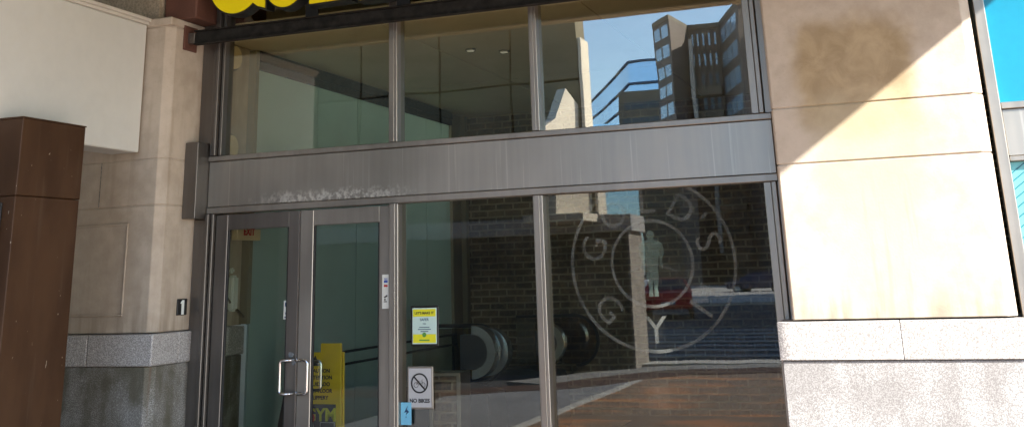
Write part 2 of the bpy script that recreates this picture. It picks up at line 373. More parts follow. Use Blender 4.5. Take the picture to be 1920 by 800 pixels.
# wall blocks over the left pier
UW = thing('upper_wall', 'tan speckled stucco wall above the white sign board', 'wall', (-6.5, 0, 3.67))
B(-9, -5.56, -.36, .9, 3.674, 4.6).build('stucco_face', 'stucco', UW)
tag(B(-5.55, -5.24, -.30, .735, 3.674, 4.6, bev=.01).build('red_column', 'rust'), 'oxide red painted column stub standing on the left pier cap', 'column')
tag(B(-14, -7.52, -.3, 1, -.05, 4.6).build('side_wall', 'lime'), 'plain limestone wall running left behind the brown box', 'wall')

# ------------------------------------------------------------------ storefront
SF = thing('storefront', 'grey aluminium shopfront with double doors, tall panes and transom windows between two piers', 'storefront', (-3, .05, 0))
fr = MB()
D0, D1 = .0, .12
# header panel trims + bars
fr.box(-5.25, -.795, -.028, D1, 2.545, 2.585, .004)          # sill bar above panel
fr.box(-5.25, -.795, -.020, D1, 2.137, 2.185, .004)          # head bar
fr.box(-5.05, -.93, -.0, D1, 4.50, 4.58, .004)
fr.build('transom_bar', 'alum', SF)
B(-5.25, -.80, -.008, .11, 2.1875, 2.5425, bev=.004).build('header_panel', 'panel', SF)
MB().prism([(-5.372, -.165), (-5.252, -.165), (-5.252, .03), (-5.372, .03)], 'z', 2.10, 2.69, .004).build('header_end_box', 'alum_d', SF)
def mull(x0, x1, z0, z1, m='alum', d=0):
    b = MB(); b.box(x0, x1, -.022 + d, D1, z0, z1, .004)
    b.box(x0 + .012, x1 - .022, -.032 + d, -.0225 + d, z0, z1, .002)
    return b.build('mullion', m, SF)
mull(-3.645, -3.575, 2.588, 4.497); mull(-2.497, -2.437, 2.588, 4.497)
mull(-3.645, -3.568, 0.0, 2.134); mull(-2.51, -2.437, 0.0, 2.134)
# jambs
b = MB(); b.box(-5.372, -5.245, .005, .13, 2.692, 4.6, .004)
for x, y in ((-5.246, -.02), (-5.205, -.045), (-5.172, -.01)): b.box(x, x + .026, y, .12, 2.588, 4.497, .004)
b.box(-5.372, -5.262, .0, .13, 0, 2.098, .004)
for x, y in ((-5.260, -.025), (-5.228, -.055), (-5.196, -.03)): b.box(x, x + .024, y, .12, 0, 2.135, .004)
b.build('jamb', 'alum_d', SF)
b = MB()
for z0, z1, x0 in ((2.588, 4.497, -.925), (0, 2.134, -.893)):
    b.box(x0, x0 + .05, -.015, .12, z0, z1, .004); b.box(x0 + .053, x0 + .085, -.035, .12, z0, z1, .004); b.box(x0 + .088, -.74, -.01, .12, z0, z1, .004)
b.build('jamb', 'alum', SF)
# panes
def pane(x0, x1, z0, z1, m, rot=0, y=.05):
    b = MB().box(x0, x1, y - .005, y + .005, z0, z1)
    if rot:
        c = Vector(((x0 + x1) / 2, y, 0)); bmesh.ops.rotate(b.b, verts=b.b.verts[:], cent=c, matrix=Matrix.Rotation(rot, 3, 'Z'))
    return b.build('window_pane', m, SF)
pane(-5.15, -3.64, 2.58, 4.5, 'gl_up'); pane(-3.58, -2.49, 2.58, 4.5, 'gl_up', R(.08)); pane(-2.44, -.92, 2.58, 4.5, 'gl_up2')
pane(-3.575, -2.50, .1, 2.14, 'gl', R(-.15)); pane(-2.44, -.885, .1, 2.14, 'gl', R(-.39))
for x0, x1 in ((-3.567, -2.511), (-2.436, -.896)): B(x0, x1, -.02, .11, 0.0, .12, bev=.004).build('bottom_rail', 'alum', SF)
# doors
def door(x0, x1, g0, g1):
    b = MB(); y0, y1 = .0, .05
    b.box(x0, g0, y0, y1, .015, 2.124, .004); b.box(g1, x1, y0, y1, .015, 2.124, .004)
    b.box(g0, g1, y0 + .002, y1, 2.008, 2.124, .003); b.box(g0, g1, y0 + .002, y1, .015, .26, .003)
    d = b.build('door', 'alum_d' if x0 < -5 else 'alum', SF)  # left leaf gets a darker metal for the weaker light there
    bead = MB()
    for a in ((g0, g0 + .012, .262, 2.006), (g1 - .012, g1, .262, 2.006)): bead.box(a[0], a[1], .008, .03, a[2], a[3], .002)
    bead.build('glazing_bead', 'rubber', d)
    B(g0 + .004, g1 - .004, .02, .03, .262, 2.006).build('glass_pane', 'gl_door', d)
    return d
DL = door(-5.165, -4.412, -5.057, -4.505); DR = door(-4.402, -3.648, -4.29, -3.732)
tag(DL, 'left leaf of the double door with shade coloured into its frame')
def pull(xa, xb, d, y, mat, zc=.935, hh=.115):
    r = .022; pts = []
    s = 1 if xb > xa else -1
    pts.append((xa, .0 if y < 0 else .05, zc + hh)); pts.append((xa, y + (.02 if y < 0 else -.02), zc + hh)); pts.append((xa + s * .012, y, zc + hh))
    for k in range(5):
        a = k / 4 * pi / 2
        pts.append((xb - s * r + s * r * sin(a), y, zc + hh - r + r * cos(a)))
    for k in range(5):
        a = k / 4 * pi / 2
        pts.append((xb - s * r + s * r * cos(a), y, zc - hh + r - r * sin(a)))
    pts += [(xa + s * .012, y, zc - hh), (xa, y + (.02 if y < 0 else -.02), zc - hh), (xa, .0 if y < 0 else .05, zc - hh)]
    return MB().tube(pts, .011, 10).build('pull_handle', mat, d)
pull(-4.43, -4.515, DL, -.055, 'chrome'); pull(-4.37, -4.285, DR, -.055, 'chrome')
pull(-4.36, -4.27, DR, .12, 'chrome', .93, .10)
MB().cyl((-4.43, -.004, 1.03), .016, 'y', .012).build('lock', 'steel', DL)
MB().cyl((-4.455, -.003, 1.085), .020, 'y', .01).build('lock', 'steel', DL)
B(-4.4115, -4.4085, .003, .03, .02, 2.12).build('astragal', 'chrome', DL)
B(-4.407, -4.403, -.004, .0, .02, 2.12).build('meeting_strip', 'chrome', DR)

# steel beam and letters
bm_ = thing('steel_beam', 'flaking black steel beam crossing the transom glass under the yellow letters', 'beam', (-3.1, -.2, 3.46))
b = MB(); b.box(-5.30, -.765, -.205, -.19, 3.478, 3.575, .002).box(-5.30, -.765, -.24, -.19, 3.576, 3.584, .002).box(-5.30, -.765, -.235, -.185, 3.468, 3.4775, .002)
b.build('web', 'beam', bm_)
b = MB(); b.box(-5.43, -5.30, -.225, -.18, 3.485, 3.57, .003)
for x in (-5.39, -5.34): b.cyl((x, -.228, 3.527), .012, 'y', .01)
b.build('end_bracket', 'alum_d', bm_)
tag(B(-5.376, -5.36, -.27, -.10, 3.43, 3.63, bev=.003).build('pocket_plate', 'rust'), 'small rust brown plate on the pier reveal holding the beam end', 'plate')
# yellow letters
LT = thing('raised_letter_sign', 'large yellow raised letters with black sides mounted over the doors', 'sign', (-3, -.25, 3.67))
YL, YLB = -.30, -.17
def letter(fn):
    f = MB(); fn(f, 0, YL, YL + .012); face = f.build('letter', 'yellow', LT)
    r = MB(); fn(r, .014, YL + .0125, YLB); r.build('letter_return', 'black', face)
def arcpoly(cx, cz, rx, rz, w, a0, a1, n=40):
    o = []; 
    for i in range(n + 1):
        a = a0 + (a1 - a0) * i / n; o.append((cx + rx * cos(a), cz + rz * sin(a)))
    for i in range(n, -1, -1):
        a = a0 + (a1 - a0) * i / n; o.append((cx + (rx - w) * cos(a), cz + (rz - w * .85) * sin(a)))
    return o
def L_G(m, g, y0, y1):
    m.prism(arcpoly(-4.88, 3.94, .245 + g, .27 + g, .15 + 2 * g, R(52), R(322), 44), 'y', y0, y1)
    m.prism([(-4.78 - g, 3.98 + g), (-4.60 + g, 3.98 + g), (-4.60 + g, 3.685 - g), (-4.665, 3.705 - g), (-4.72 - g, 3.745 - g), (-4.76 - g, 3.86 - g)], 'y', y0 - .0005, y1 + .0005)
def L_O(m, g, y0, y1): m.ring(0, 0, 0, 0, 0, 0) if False else m.prism(arcpoly(-4.425, 3.93, .195 + g, .26 + g, .12 + 2 * g, R(-90.0), R(90)), 'y', y0, y1).prism(arcpoly(-4.425, 3.93, .195 + g, .26 + g, .12 + 2 * g, R(90), R(270)), 'y', y0, y1)
def L_L(m, g, y0, y1): m.prism([(-4.195 - g, 4.19 + g), (-4.06 + g, 4.19 + g), (-4.06 + g, 3.775 + g), (-3.87 + g, 3.79 + g), (-3.85 + g, 3.672 - g), (-4.195 - g, 3.668 - g)], 'y', y0, y1)
for f in (L_G, L_O, L_L): letter(f)
for ch, x in (("D", -3.79), ("'", -3.36), ("S", -3.24), ("G", -2.72), ("Y", -2.24), ("M", -1.82)):
    def fn(m, g, y0, y1, ch=ch, x=x):
        m.text(ch, .72, (x, (y0 + y1) / 2, 3.67), None, abs(y1 - y0) / 2, .022 + g, 'LEFT')
    letter(fn)
b = MB()
for x in (-4.25, -3.45, -2.5, -1.5): b.box(x - .055, x + .055, -.168, -.15, 3.586, 4.2)
b.box(-4.9, -1.0, -.149, -.12, 3.86, 3.92)
b.build('mounting_rail', 'black', LT)

# ------------------------------------------------------------------ window logo
LG = thing('window_decal', 'round pale etched emblem with ring lettering on the lower right pane', 'decal', (-1.69, .03, 1.64))
cx, cz = -1.69, 1.645; y0, y1 = .026, .0275
MB().ring(cx, cz, .550, .572, y0, y1, n=96).build('outer_ring', 'etch', LG)
MB().ring(cx, cz, .268, .289, y0, y1, n=72).build('inner_ring', 'etch', LG)
def rl(ch, ang, up=True, size=.25):
    a = R(ang); r = .42; px, pz = cx + r * cos(a), cz + r * sin(a)
    tilt = (a - pi / 2) if up else (a + pi / 2)
    rot = Matrix.Rotation(-tilt, 4, 'Y') @ Matrix.Rotation(pi / 2, 4, 'X')
    m = MB(); m.text(ch, size, Vector((px, (y0 + y1) / 2, pz)) + rot @ Vector((0, -size * .36, 0)), rot, .0007, .0)
    m.build('letter', 'etch', LG)
for ch, an in (("G", 165), ("O", 127), ("L", 92), ("D", 57), ("'", 38), ("S", 18)): rl(ch, an)
for ch, an in (("G", 222), ("Y", 270), ("M", 325)): rl(ch, an, False)
# plain figure with a bent barbell
f = MB()
fig = [(0, .215), (.022, .205), (.028, .18), (.018, .155), (.055, .145), (.082, .12), (.088, .07), (.072, .02), (.078, -.03), (.062, -.035), (.052, .02), (.058, .06), (.048, .04), (.036, -.03), (.042, -.09), (.028, -.16), (.034, -.215), (.004, -.215), (.006, -.15), (0, -.10)]
f.prism([(cx + x, cz + z) for x, z in fig] + [(cx - x, cz + z) for x, z in fig[::-1] if x], 'y', y0, y1)
f.build('figure', 'etch2', LG)
MB().tube([(cx - .17 + .34 * k / 12, y0, cz - .06 + .05 * cos((k / 6 - 1) * pi / 2)) for k in range(13)], .006, 6).build('barbell', 'etch', LG)

# ------------------------------------------------------------------ signs and stickers
NO = thing('notice', 'yellow and white printed notice in a black frame on the glass beside the doors', 'notice', (-3.382, .04, 1.268))
x0, x1, z0, z1 = -3.478, -3.288, 1.148, 1.392
B(x0 - .014, x1 + .014, .034, .044, z0 - .014, z1 + .014, bev=.004).build('frame', 'black', NO)
B(x0, x1, .030, .0335, z0, z1, bev=.001).build('sheet', 'mint', NO)
B(x0 + .006, x1 - .006, .0275, .0296, z1 - .058, z1 - .008).build('top_band', 'lyel', NO)
B(x0 + .006, x1 - .006, .0275, .0296, z0 + .008, z0 + .066).build('bottom_band', 'lyel', NO)
m = MB(); m.text("LET'S MAKE IT", .024, ((x0 + x1) / 2, .0265, z1 - .042), None, .0005, .0006); m.build('heading', 'ink', NO)
m = MB(); m.text("SAFER", .026, ((x0 + x1) / 2, .029, z1 - .088), None, .0005); m.text("FOR", .013, ((x0 + x1) / 2, .029, z1 - .112), None, .0005)
for k, w in enumerate((.08, .10, .06)): m.box((x0 + x1) / 2 - w / 2, (x0 + x1) / 2 + w / 2, .0285, .0297, z1 - .134 - k * .014, z1 - .129 - k * .014)
m.build('lettering', 'navy', NO)
m = MB(); m.cyl(((x0 + x1) / 2, .0266, z0 + .062), .016, 'y', .001, 16); m.box((x0 + x1) / 2 - .04, (x0 + x1) / 2 + .04, .0262, .0272, z0 + .022, z0 + .03); m.build('emblem', 'green', NO)

BK = thing('no_bikes_sign', 'grey and white no bikes sign with a crossed out bicycle low on the glass', 'sign', (-3.422, .035, .86))
x0, x1, z0, z1 = -3.522, -3.318, .716, 1.0
MB().box(x0, x1, .028, .040, z0, z1, .018, 3).build('sign_plate', 'alum', BK)
B(x0 + .014, x1 - .014, .0255, .0278, z0 + .014, z1 - .014, bev=.001).build('sign_face', 'signal', BK)
cxb, czb = (x0 + x1) / 2 - .002, z1 - .112
m = MB().ring(cxb, czb, .056, .067, .0235, .0252, n=40)
b = bmesh.new(); bmesh.ops.create_cube(b, size=1); b.transform(Matrix.Translation((cxb, .0242, czb)) @ Matrix.Rotation(R(45), 4, 'Y') @ Matrix.Diagonal((.115, .0014, .011, 1))); m.merge(b)
m.build('prohibition_ring', 'ink', BK)
m = MB(); 
for s in (-1, 1): m.ring(cxb + s * .027, czb - .012, .015, .018, .0238, .0250, n=20)
m.tube([(cxb - .027, .0244, czb - .012), (cxb - .010, .0244, czb + .014), (cxb + .02, .0244, czb + .014), (cxb - .004, .0244, czb - .012), (cxb - .010, .0244, czb + .014)], .0014, 5)
m.tube([(cxb + .027, .0244, czb - .012), (cxb + .018, .0244, czb + .022), (cxb + .026, .0244, czb + .024)], .0014, 5)
m.build('bicycle_symbol', 'ink', BK)
m = MB(); m.text('NO BIKES', .036, (cxb, .0245, z0 + .045), None, .0006, .0012); m.build('lettering', 'ink', BK)
ST = thing('sticker', 'small light blue sticker at the glass corner below the no bikes sign', 'sticker', (-3.525, .018, .69))
B(-3.567, -3.485, .0205, .0225, .615, .762, bev=.001).build('sheet', 'sky', ST)
m = MB(); m.prism([(-3.528, .715), (-3.512, .742), (-3.518, .716), (-3.502, .700), (-3.528, .680), (-3.520, .700), (-3.540, .694)], 'y', .019, .0203); m.text('a', .02, (-3.525, .0195, .662), None, .0004); m.build('flame_mark', 'navy', ST)
S1 = thing('sticker', 'tall white sticker with small logos on the right door stile', 'sticker', (-3.672, -.002, 1.51))
B(-3.705, -3.643, -.0025, -.0006, 1.395, 1.632, bev=.0008).build('sheet', 'paper', S1)
m = MB(); m.box(-3.69, -3.66, -.0038, -.0027, 1.575, 1.592); m.text('app', .02, (-3.675, -.0032, 1.597), None, .0004); m.build('blue_logo', 'blue', S1)
m = MB(); m.cyl((-3.682, -.0032, 1.553), .0085, 'y', .001, 14); m.cyl((-3.668, -.0032, 1.553), .0085, 'y', .001, 14); m.build('red_logo', 'red', S1)
m = MB(); m.prism([(-3.69, 1.475), (-3.665, 1.49), (-3.66, 1.482), (-3.684, 1.468)], 'y', -.0038, -.0027); m.box(-3.69, -3.665, -.0038, -.0027, 1.44, 1.446); m.box(-3.688, -3.676, -.0038, -.0027, 1.452, 1.462); m.build('ink_mark', 'ink', S1)
S2 = thing('sticker', 'short white sticker on the glass edge of the left door above the handle', 'sticker', (-4.515, .01, 1.4))
B(-4.540, -4.508, .0155, .0185, 1.335, 1.468, bev=.0008).build('sheet', 'paper', S2)
for xa, za, zb in ((-4.528, 1.425, 1.455), (-4.524, 1.37, 1.385), (-4.53, 1.345, 1.355)): B(xa, -4.513, .014, .0152, za, zb).build('printed_mark', 'navy', S2)
NP = thing('number_plate', 'small black plate with a white numeral 1 on the stone reveal left of the doors', 'plate', (-5.37, -.10, 1.45))
b = MB().box(-5.375, -5.362, -.165, -.045, 1.385, 1.505, .004); b.build('plate', 'black', NP)
m = MB(); m.prism([(-.118, 1.39), (-.088, 1.39), (-.088, 1.495), (-.112, 1.495), (-.135, 1.472), (-.118, 1.468)], 'x', -5.3615, -5.359); m.build('numeral', 'paper', NP)

# ------------------------------------------------------------------ brown box and white sign on the left
BX = thing('steel_cabinet', 'tall brown painted steel cabinet at the left edge in front of the pier', 'cabinet', (-5.75, -1.55, 0))
MB().box(-6.4, -5.404, -1.85, -1.27, .55, 2.19, .004).build('lower_panel', 'brown', BX)
MB().box(-6.4, -5.40, -1.853, -1.267, 2.194, 2.69, .005).build('upper_panel', 'brown', BX)
MB().box(-6.405, -5.397, -1.858, -1.262, 2.6905, 2.70, .002).build('top_cap', 'brown', BX)
MB().box(-6.4, -5.402, -1.85, -1.27, -.02, .546, .004).build('base_panel', 'brown', BX)
B(-6.2, -5.5, -1.864, -1.851, 1.1, 2.15, bev=.003).build('door_panel', 'black', BX)
WS = thing('box_sign', 'blank white box sign projecting over the brown cabinet', 'sign', (-5.75, -1.5, 2.6))
B(-5.86, -5.60, -2.12, -.44, 2.605, 3.62, bev=.008).build('sign_face', 'white', WS)
b = MB().box(-5.88, -5.585, -2.14, -.432, 3.6205, 3.645, .004).box(-5.9, -5.57, -2.15, -.42, 3.6455, 3.675, .006); b.build('top_trim', 'wtrim', WS)
b = MB().box(-5.8, -5.66, -.44, -.4215, 2.9, 3.3); b.build('wall_bracket', 'alum_d', WS)

# ------------------------------------------------------------------ neighbouring shopfront on the right
TS = thing('shop_window', 'shop window with bright cyan film and grey frame at the right edge', 'window', (2, -.25, 0))
b = MB(); b.box(.528, .59, -.33, -.2, .0, 4.6, .004); b.box(.595, 4.0, -.315, -.2, 2.46, 2.50, .004).box(.595, 4.0, -.315, -.2, 2.15, 2.18, .004); b.box(4.0, 4.07, -.33, -.2, 0, 4.6, .004); b.box(2.3, 2.36, -.315, -.2, 0, 2.146, .003); b.box(2.3, 2.36, -.315, -.2, 2.503, 4.58, .003)
b.build('frame', 'alum', TS)
B(.594, 3.998, -.30, -.21, 2.183, 2.457, bev=.003).build('panel', 'panel', TS)
for a, c in ((.594, 2.298), (2.362, 3.998)):
    B(a, c, -.275, -.26, 2.503, 4.58).build('upper_pane', 'teal', TS)
    B(a, c, -.275, -.26, .3, 2.147).build('lower_pane', 'teal2', TS)
B(.594, 3.998, -.31, -.21, .0, .297, bev=.003).build('base', 'alum', TS)
m = MB()
for k in range(11):
    z = 2.10 - .045 * k - .0012 * k * k
    m.prism([(.596, z - .02), (1.9, z + .93), (1.9, z + .938), (.596, z - .013)] if z + .938 < 2.14 else [(.596, z - .02), (.596 + (2.14 - z + .02) / .73, 2.14), (.596 + (2.14 - z + .013) / .73, 2.14), (.596, z - .013)], 'y', -.2785, -.2755)
m.build('reflection_lines', 'tline', TS)  # slanted reflection in the window drawn as dark lines
B(.594, 2.298, -.2785, -.2755, 1.56, 1.62).build('film_band', 'teal', TS)
tag(B(4.08, 5.2, -.40, .55, -.05, 4.6, bev=.012).build('stone_pier', 'lime'), 'limestone pier at the far right end of the cyan shop window', 'pier')

# ------------------------------------------------------------------ canopy overhead
CN = thing('canopy', 'deep flat canopy slab sheltering the pavement and the doors', 'canopy', (-8, -2.5, 4.6))
B(-24, 2.74, -5.15, .134, 4.66, 5.3).build('slab', 'soffit', CN)
B(2.60, 2.738, -5.14, -2.2, 3.55, 4.60, bev=.01).build('added_shade_panel', 'soffit', CN)  # added out of view to keep the sun off the mullion
b = MB(); xs = [-24, -19.5, -15, -10.5, -8.3, -6.1, -3.9, -1.7, .5, 2.735]
for i in range(len(xs) - 1):
    for ya, yb in ((-5.147, -2.6), (-2.59, -.02)): b.box(xs[i] + .006, xs[i + 1] - .006, ya, yb, 4.605, 4.662)
b.build('soffit_panels', 'soffit', CN)
tag(B(-5.36, 6, .135, 6.6, 4.62, 5.3).build('roof', 'soffit'), 'flat roof over the lobby', 'roof')

# ------------------------------------------------------------------ lobby
struct('lobby_floor', B(-12, 3, .13, 9, -.3, .003), 'floor')
LB = thing('lobby_ceiling', 'beige plaster lobby ceiling seen through the transom glass', 'ceiling', (-2, 3, 3.6))
b = MB()
for ya, yb in ((.14, .93), (.945, 3.30), (3.315, 5.7)):
    for xa, xb in ((-5.36, -3.9), (-3.885, -2.2), (-2.185, 2.6)): b.box(xa, xb, ya, yb, 3.60, 3.64)
b.build('plaster_panels', 'ceil', LB)
B(-5.36, 2.6, .13, 5.7, 3.645, 3.7).build('slab', 'ceil', LB)
tag(B(-5.36, 2.6, 5.7, 5.9, -.1, 4.6).build('brick_wall', 'brick'), 'dark old brick wall at the back of the lobby', 'wall')
tag(B(2.61, 2.8, .6, 5.9, -.1, 4.6).build('lobby_side_wall', 'brick'), 'brick side wall of the lobby', 'wall')
FP = thing('glass_partition', 'frosted teal glass partition running back from the doors into the lobby', 'partition', (-5.32, 3, 0))
ys = [.74, 1.80, 2.62, 3.5, 4.35, 5.05]
for i in range(5): B(-5.335, -5.315, ys[i] + .004, ys[i + 1] - .004, .08, 3.42).build('glass_panel', 'frost', FP)
b = MB().box(-5.36, -5.29, 0.74, 5.12, 3.50, 3.59, .004).box(-5.35, -5.30, 0.74, 5.12, 3.425, 3.495, .003); b.build('head_beam', 'beam', FP)
b = MB().box(-5.36, -5.285, 5.06, 5.14, 0, 3.42, .004).box(-5.36, -5.29, 5.5, 5.6, 0, 3.59, .004); b.build('post', 'olive', FP)
B(-5.355, -5.295, .74, 5.05, 0, .078, bev=.003).build('bottom_rail', 'alum_d', FP)
b = MB(); 
for z in (.95, .84): b.tube([(-5.24, 1.9, z), (-5.24, 5.0, z)], .012, 8)
for y in (1.95, 3.4, 4.9): b.tube([(-5.24, y, z0) for z0 in (0, .94)], .016, 8)
tag(b.build('handrail', 'rubber'), 'black tubular handrail in front of the frosted partition', 'handrail')
b = MB().box(-5.40, -5.30, .685, .738, 1.28, 3.59, .003); tag(b.build('edge_trim', 'olive'), 'pale vertical trim where the stone reveal meets the partition', 'trim')
tag(B(-5.50, -5.362, .74, 6.0, 3.60, 4.7).build('partition_upstand', 'ceil'), 'plaster wall strip above the frosted glass partition', 'wall')
tag(B(-5.50, -5.365, 5.06, 6.0, -.1, 3.59).build('partition_end_wall', 'olive'), 'olive plaster wall strip between the frosted partition and the brick wall', 'wall')
# unseen light well, added to light the frosted glass from behind
tag(B(-7.5, -7.3, .99, 6.2, -.1, 6.0).build('added_well_wall', 'cwhite'), 'unseen pale wall added behind the frosted glass to shape its daylight', 'wall')
tag(B(-7.3, -5.37, 6.0, 6.2, -.1, 6.0).build('added_well_wall', 'cwhite'), 'unseen pale end wall of the added light well beside the brick wall', 'wall')
# round cover plates on the reveal
for z, l in ((3.48, 'round beige wall disc high on the stone reveal behind the glass'), (2.71, 'round beige wall disc just above the header behind the glass')):
    w = thing('wall_disc', l, 'wall lamp', (-5.37, .41, z), 'round discs on the reveal')
    MB().cyl((-5.352, .41, z), .10, 'x', .04, 28).build('disc', 'beige', w)
    MB().cyl((-5.364, .41, z), .118, 'x', .02, 28).build('rim', 'alum_d', w)
EX = thing('exit_sign', 'small beige exit sign box with red letters behind the left door glass', 'exit sign', (-5.22, .5, 1.95))
B(-5.25, -5.19, .34, .68, 1.945, 2.035, bev=.006).build('housing', 'beige', EX)
m = MB(); m.text('EXIT', .08, (-5.186, .50, 1.985), Matrix.Rotation(pi / 2, 4, 'Z') @ Matrix.Rotation(pi / 2, 4, 'X'), .001, .003); m.build('lettering', 'red', EX)
tag(MB().tube([(-5.33, .43, 1.95), (-5.33, .43, 1.50), (-5.33, .50, 1.44), (-5.33, .70, 1.33), (-5.33, .74, 1.28)], .011, 8).build('conduit', 'chrome'), 'thin steel conduit running down from the exit sign', 'conduit')
PH = thing('wall_dispenser', 'white narrow wall dispenser on the reveal behind the left door', 'dispenser', (-5.35, .5, 1.53))
MB().box(-5.372, -5.30, .475, .56, 1.385, 1.67, .02, 3).build('body', 'paper', PH)
MB().box(-5.372, -5.33, .49, .535, 1.685, 1.73, .012, 2).build('mount', 'paper', PH)
# folding floor sign
AF = thing('floor_sign', 'yellow folding floor sign with black lettering behind the doors', 'floor sign', (-4.68, .75, 0))
b = MB()
b.prism([(-4.93, 0), (-4.92, 1.05), (-4.87, 1.05), (-4.87, 1.12), (-4.76, 1.12), (-4.76, 1.05), (-4.62, 1.05), (-4.62, 1.12), (-4.435, 1.12), (-4.43, 1.05), (-4.42, 0)], 'y', .72, .745, .006)
fp = b.build('front_panel', 'pyel', AF)
b = MB(); b.prism([(-4.93, 0), (-4.92, 1.05), (-4.43, 1.05), (-4.42, 0)], 'y', .765, .785, .004); b.build('rear_panel', 'pyel', AF)
m = MB()
for k, tx in enumerate(("CAUTION", "ATTENTION", "CUIDADO", "WET FLOOR", "SLIPPERY")): MB().text(tx, .04, (-4.62, .7185, .90 - k * .05), None, .0006, .0012).build('lettering', 'ink', fp)
MB().prism([(-4.71, .95), (-4.62, .95), (-4.665, 1.03)], 'y', .718, .7195).build('warning_triangle', 'ink', fp)
B(-4.90, -4.47, .710, .7195, .10, .665, bev=.002).build('dark_poster', 'dgrey', fp)
m = MB(); m.text('GYM', .13, (-4.60, .7088, .545), None, .0006, .004); m.build('poster_lettering', 'lyel', fp)
m = MB(); m.text('60', .075, (-4.54, .7088, .445), None, .0006, .002); m.ring(-4.54, .47, .085, .092, .7085, .7095, n=4, a0=pi / 4, a1=2 * pi + pi / 4); m.build('poster_number', 'signal', fp)
CO = thing('folded_banner', 'white tapering cloth banner with red letters leaning by the yellow floor sign', 'banner', (-4.5, .6, 0))
MB().prism([(-4.86, 0), (-4.685, .74), (-4.655, .74), (-4.50, 0)], 'y', .60, .625, .006).build('cloth', 'signal', CO)
m = MB(); m.text('RD', .10, (-4.655, .5985, .545), None, .0006, .003); m.build('lettering', 'red', CO)
EB = thing('easel_board', 'dark leaning board to the left of the yellow floor sign', 'board', (-5.0, .9, 0))
MB().prism([(-5.18, 0), (-4.97, 1.02), (-4.90, 1.02), (-4.72, 0)], 'y', .85, .87, .004).build('board', 'black', EB)
# escalators
def dshape(xe, zc, r, tail): return [(xe - r + r * sin(pi * k / 16), zc + r * cos(pi * k / 16)) for k in range(17)] + [(xe - r - tail, zc - r), (xe - r - tail, zc + r)]
def newel(P, xe, zc, r, ya, yb, m):
    MB().ring(xe - r, zc, r - .075, r, ya, yb, -pi / 2, pi / 2, 20).build('newel_band', m, P)
    MB().prism(dshape(xe - .078, zc, r - .078, .12), 'y', ya + .02, yb - .02).build('newel_plate', 'dgrey', P)
def escalator(label, ya, bands, glass_xe, m):
    P = thing('escalator', label, 'escalator', (-4.2, ya + .4, 0), 'escalators in the lobby')
    for xe, zc, r, a, b in bands: newel(P, xe, zc, r, ya + a, ya + b, m)
    MB().prism(dshape(glass_xe, .90, .23, .7), 'y', ya + .47, ya + .485).build('glass_balustrade', 'gl_tint', P)
    MB().tube([(glass_xe - .93, ya + .478, 1.155)] + [(x + .0, ya + .478, z) for x, z in [(glass_xe - .255 + .255 * sin(pi * k / 16), .90 + .255 * cos(pi * k / 16)) for k in range(17)]], .018, 8).build('handrail', 'rubber', P)
    MB().prism([(-4.7, .0), (-3.72, .0), (-3.66, .10), (-3.70, .60), (-4.0, .66), (-4.7, .62)], 'y', ya, ya + .44, .01).build('skirt_panel', 'dgrey', P)
    B(-4.6, -3.2, ya + .5, ya + 1.15, .004, .02, bev=.002).build('comb_plate', 'steel', P)
escalator('escalator with grey steel newel drums low behind the middle pane', 2.05, ((-3.62, .95, .225, 0, .15), (-3.57, .94, .205, .20, .32)), -3.72, 'steel')
escalator('escalator with bright polished newel half hidden by the mullion of the right pane', 3.95, ((-3.58, .90, .20, 0, .12),), -3.34, 'chromeb')
for x, y in ((-3.37, 1.83), (-3.62, 1.62)):
    w = thing('ceiling_spot', 'small round ceiling lamp in the lobby, ' + ('nearer the middle mullion' if y > 1.7 else 'nearer the door mullion'), 'ceiling lamp', (x, y, 3.59), 'lobby ceiling lamps')
    MB().cyl((x, y, 3.592), .05, 'z', .016, 20).build('trim_ring', 'alum', w); MB().cyl((x, y, 3.582), .035, 'z', .004, 20).build('lens', 'lamp', w)
RL = thing('low_brick_stair_wall', 'low brick stair wall with a pale frame at the foot of the escalator', 'low wall', (-3.75, 1.3, 0))
B(-3.86, -3.66, 1.25, 1.45, 0, .82).build('brick_core', 'brick', RL)
b = MB().box(-3.90, -3.865, 1.24, 1.46, 0, .85, .003).box(-3.655, -3.62, 1.24, 1.46, 0, .85, .003).box(-3.865, -3.655, 1.24, 1.46, .823, .85, .003); b.build('frame', 'alum', RL)

# ------------------------------------------------------------------ across the street (seen mirrored in the glass)
WG = thing('corner_building', 'massive shaded stone corner building reflected at the left of the glass, its side sunlit', 'building', (-9, -12.3, 0))
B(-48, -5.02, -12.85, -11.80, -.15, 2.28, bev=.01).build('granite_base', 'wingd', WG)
B(-5.018, -4.97, -12.75, -11.79, -.15, 2.28, bev=.004).build('lit_side_slab', 'wing2', WG)  # pale slab puts the sunlit side of the base into the colour
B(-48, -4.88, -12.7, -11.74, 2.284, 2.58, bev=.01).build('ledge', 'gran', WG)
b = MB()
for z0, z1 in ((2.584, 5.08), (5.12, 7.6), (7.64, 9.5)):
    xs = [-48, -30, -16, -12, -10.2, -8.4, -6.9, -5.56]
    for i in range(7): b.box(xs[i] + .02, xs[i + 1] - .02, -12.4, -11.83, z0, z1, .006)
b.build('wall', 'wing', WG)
B(-5.562, -5.50, -12.35, -11.825, 2.584, 5.9, bev=.006).build('lit_corner_slab', 'cream', WG)  # cream slab colours the sunlit edge of the dark wall
A_ = Vector((-6.02, -10.95)); B_ = Vector((-5.62, -11.84)); nb = Vector((-.4, -.18)).normalized() * .22  # cream wedge cut to the outline of a sun patch on the wall
b = bmesh.new(); V0 = []; V1 = []
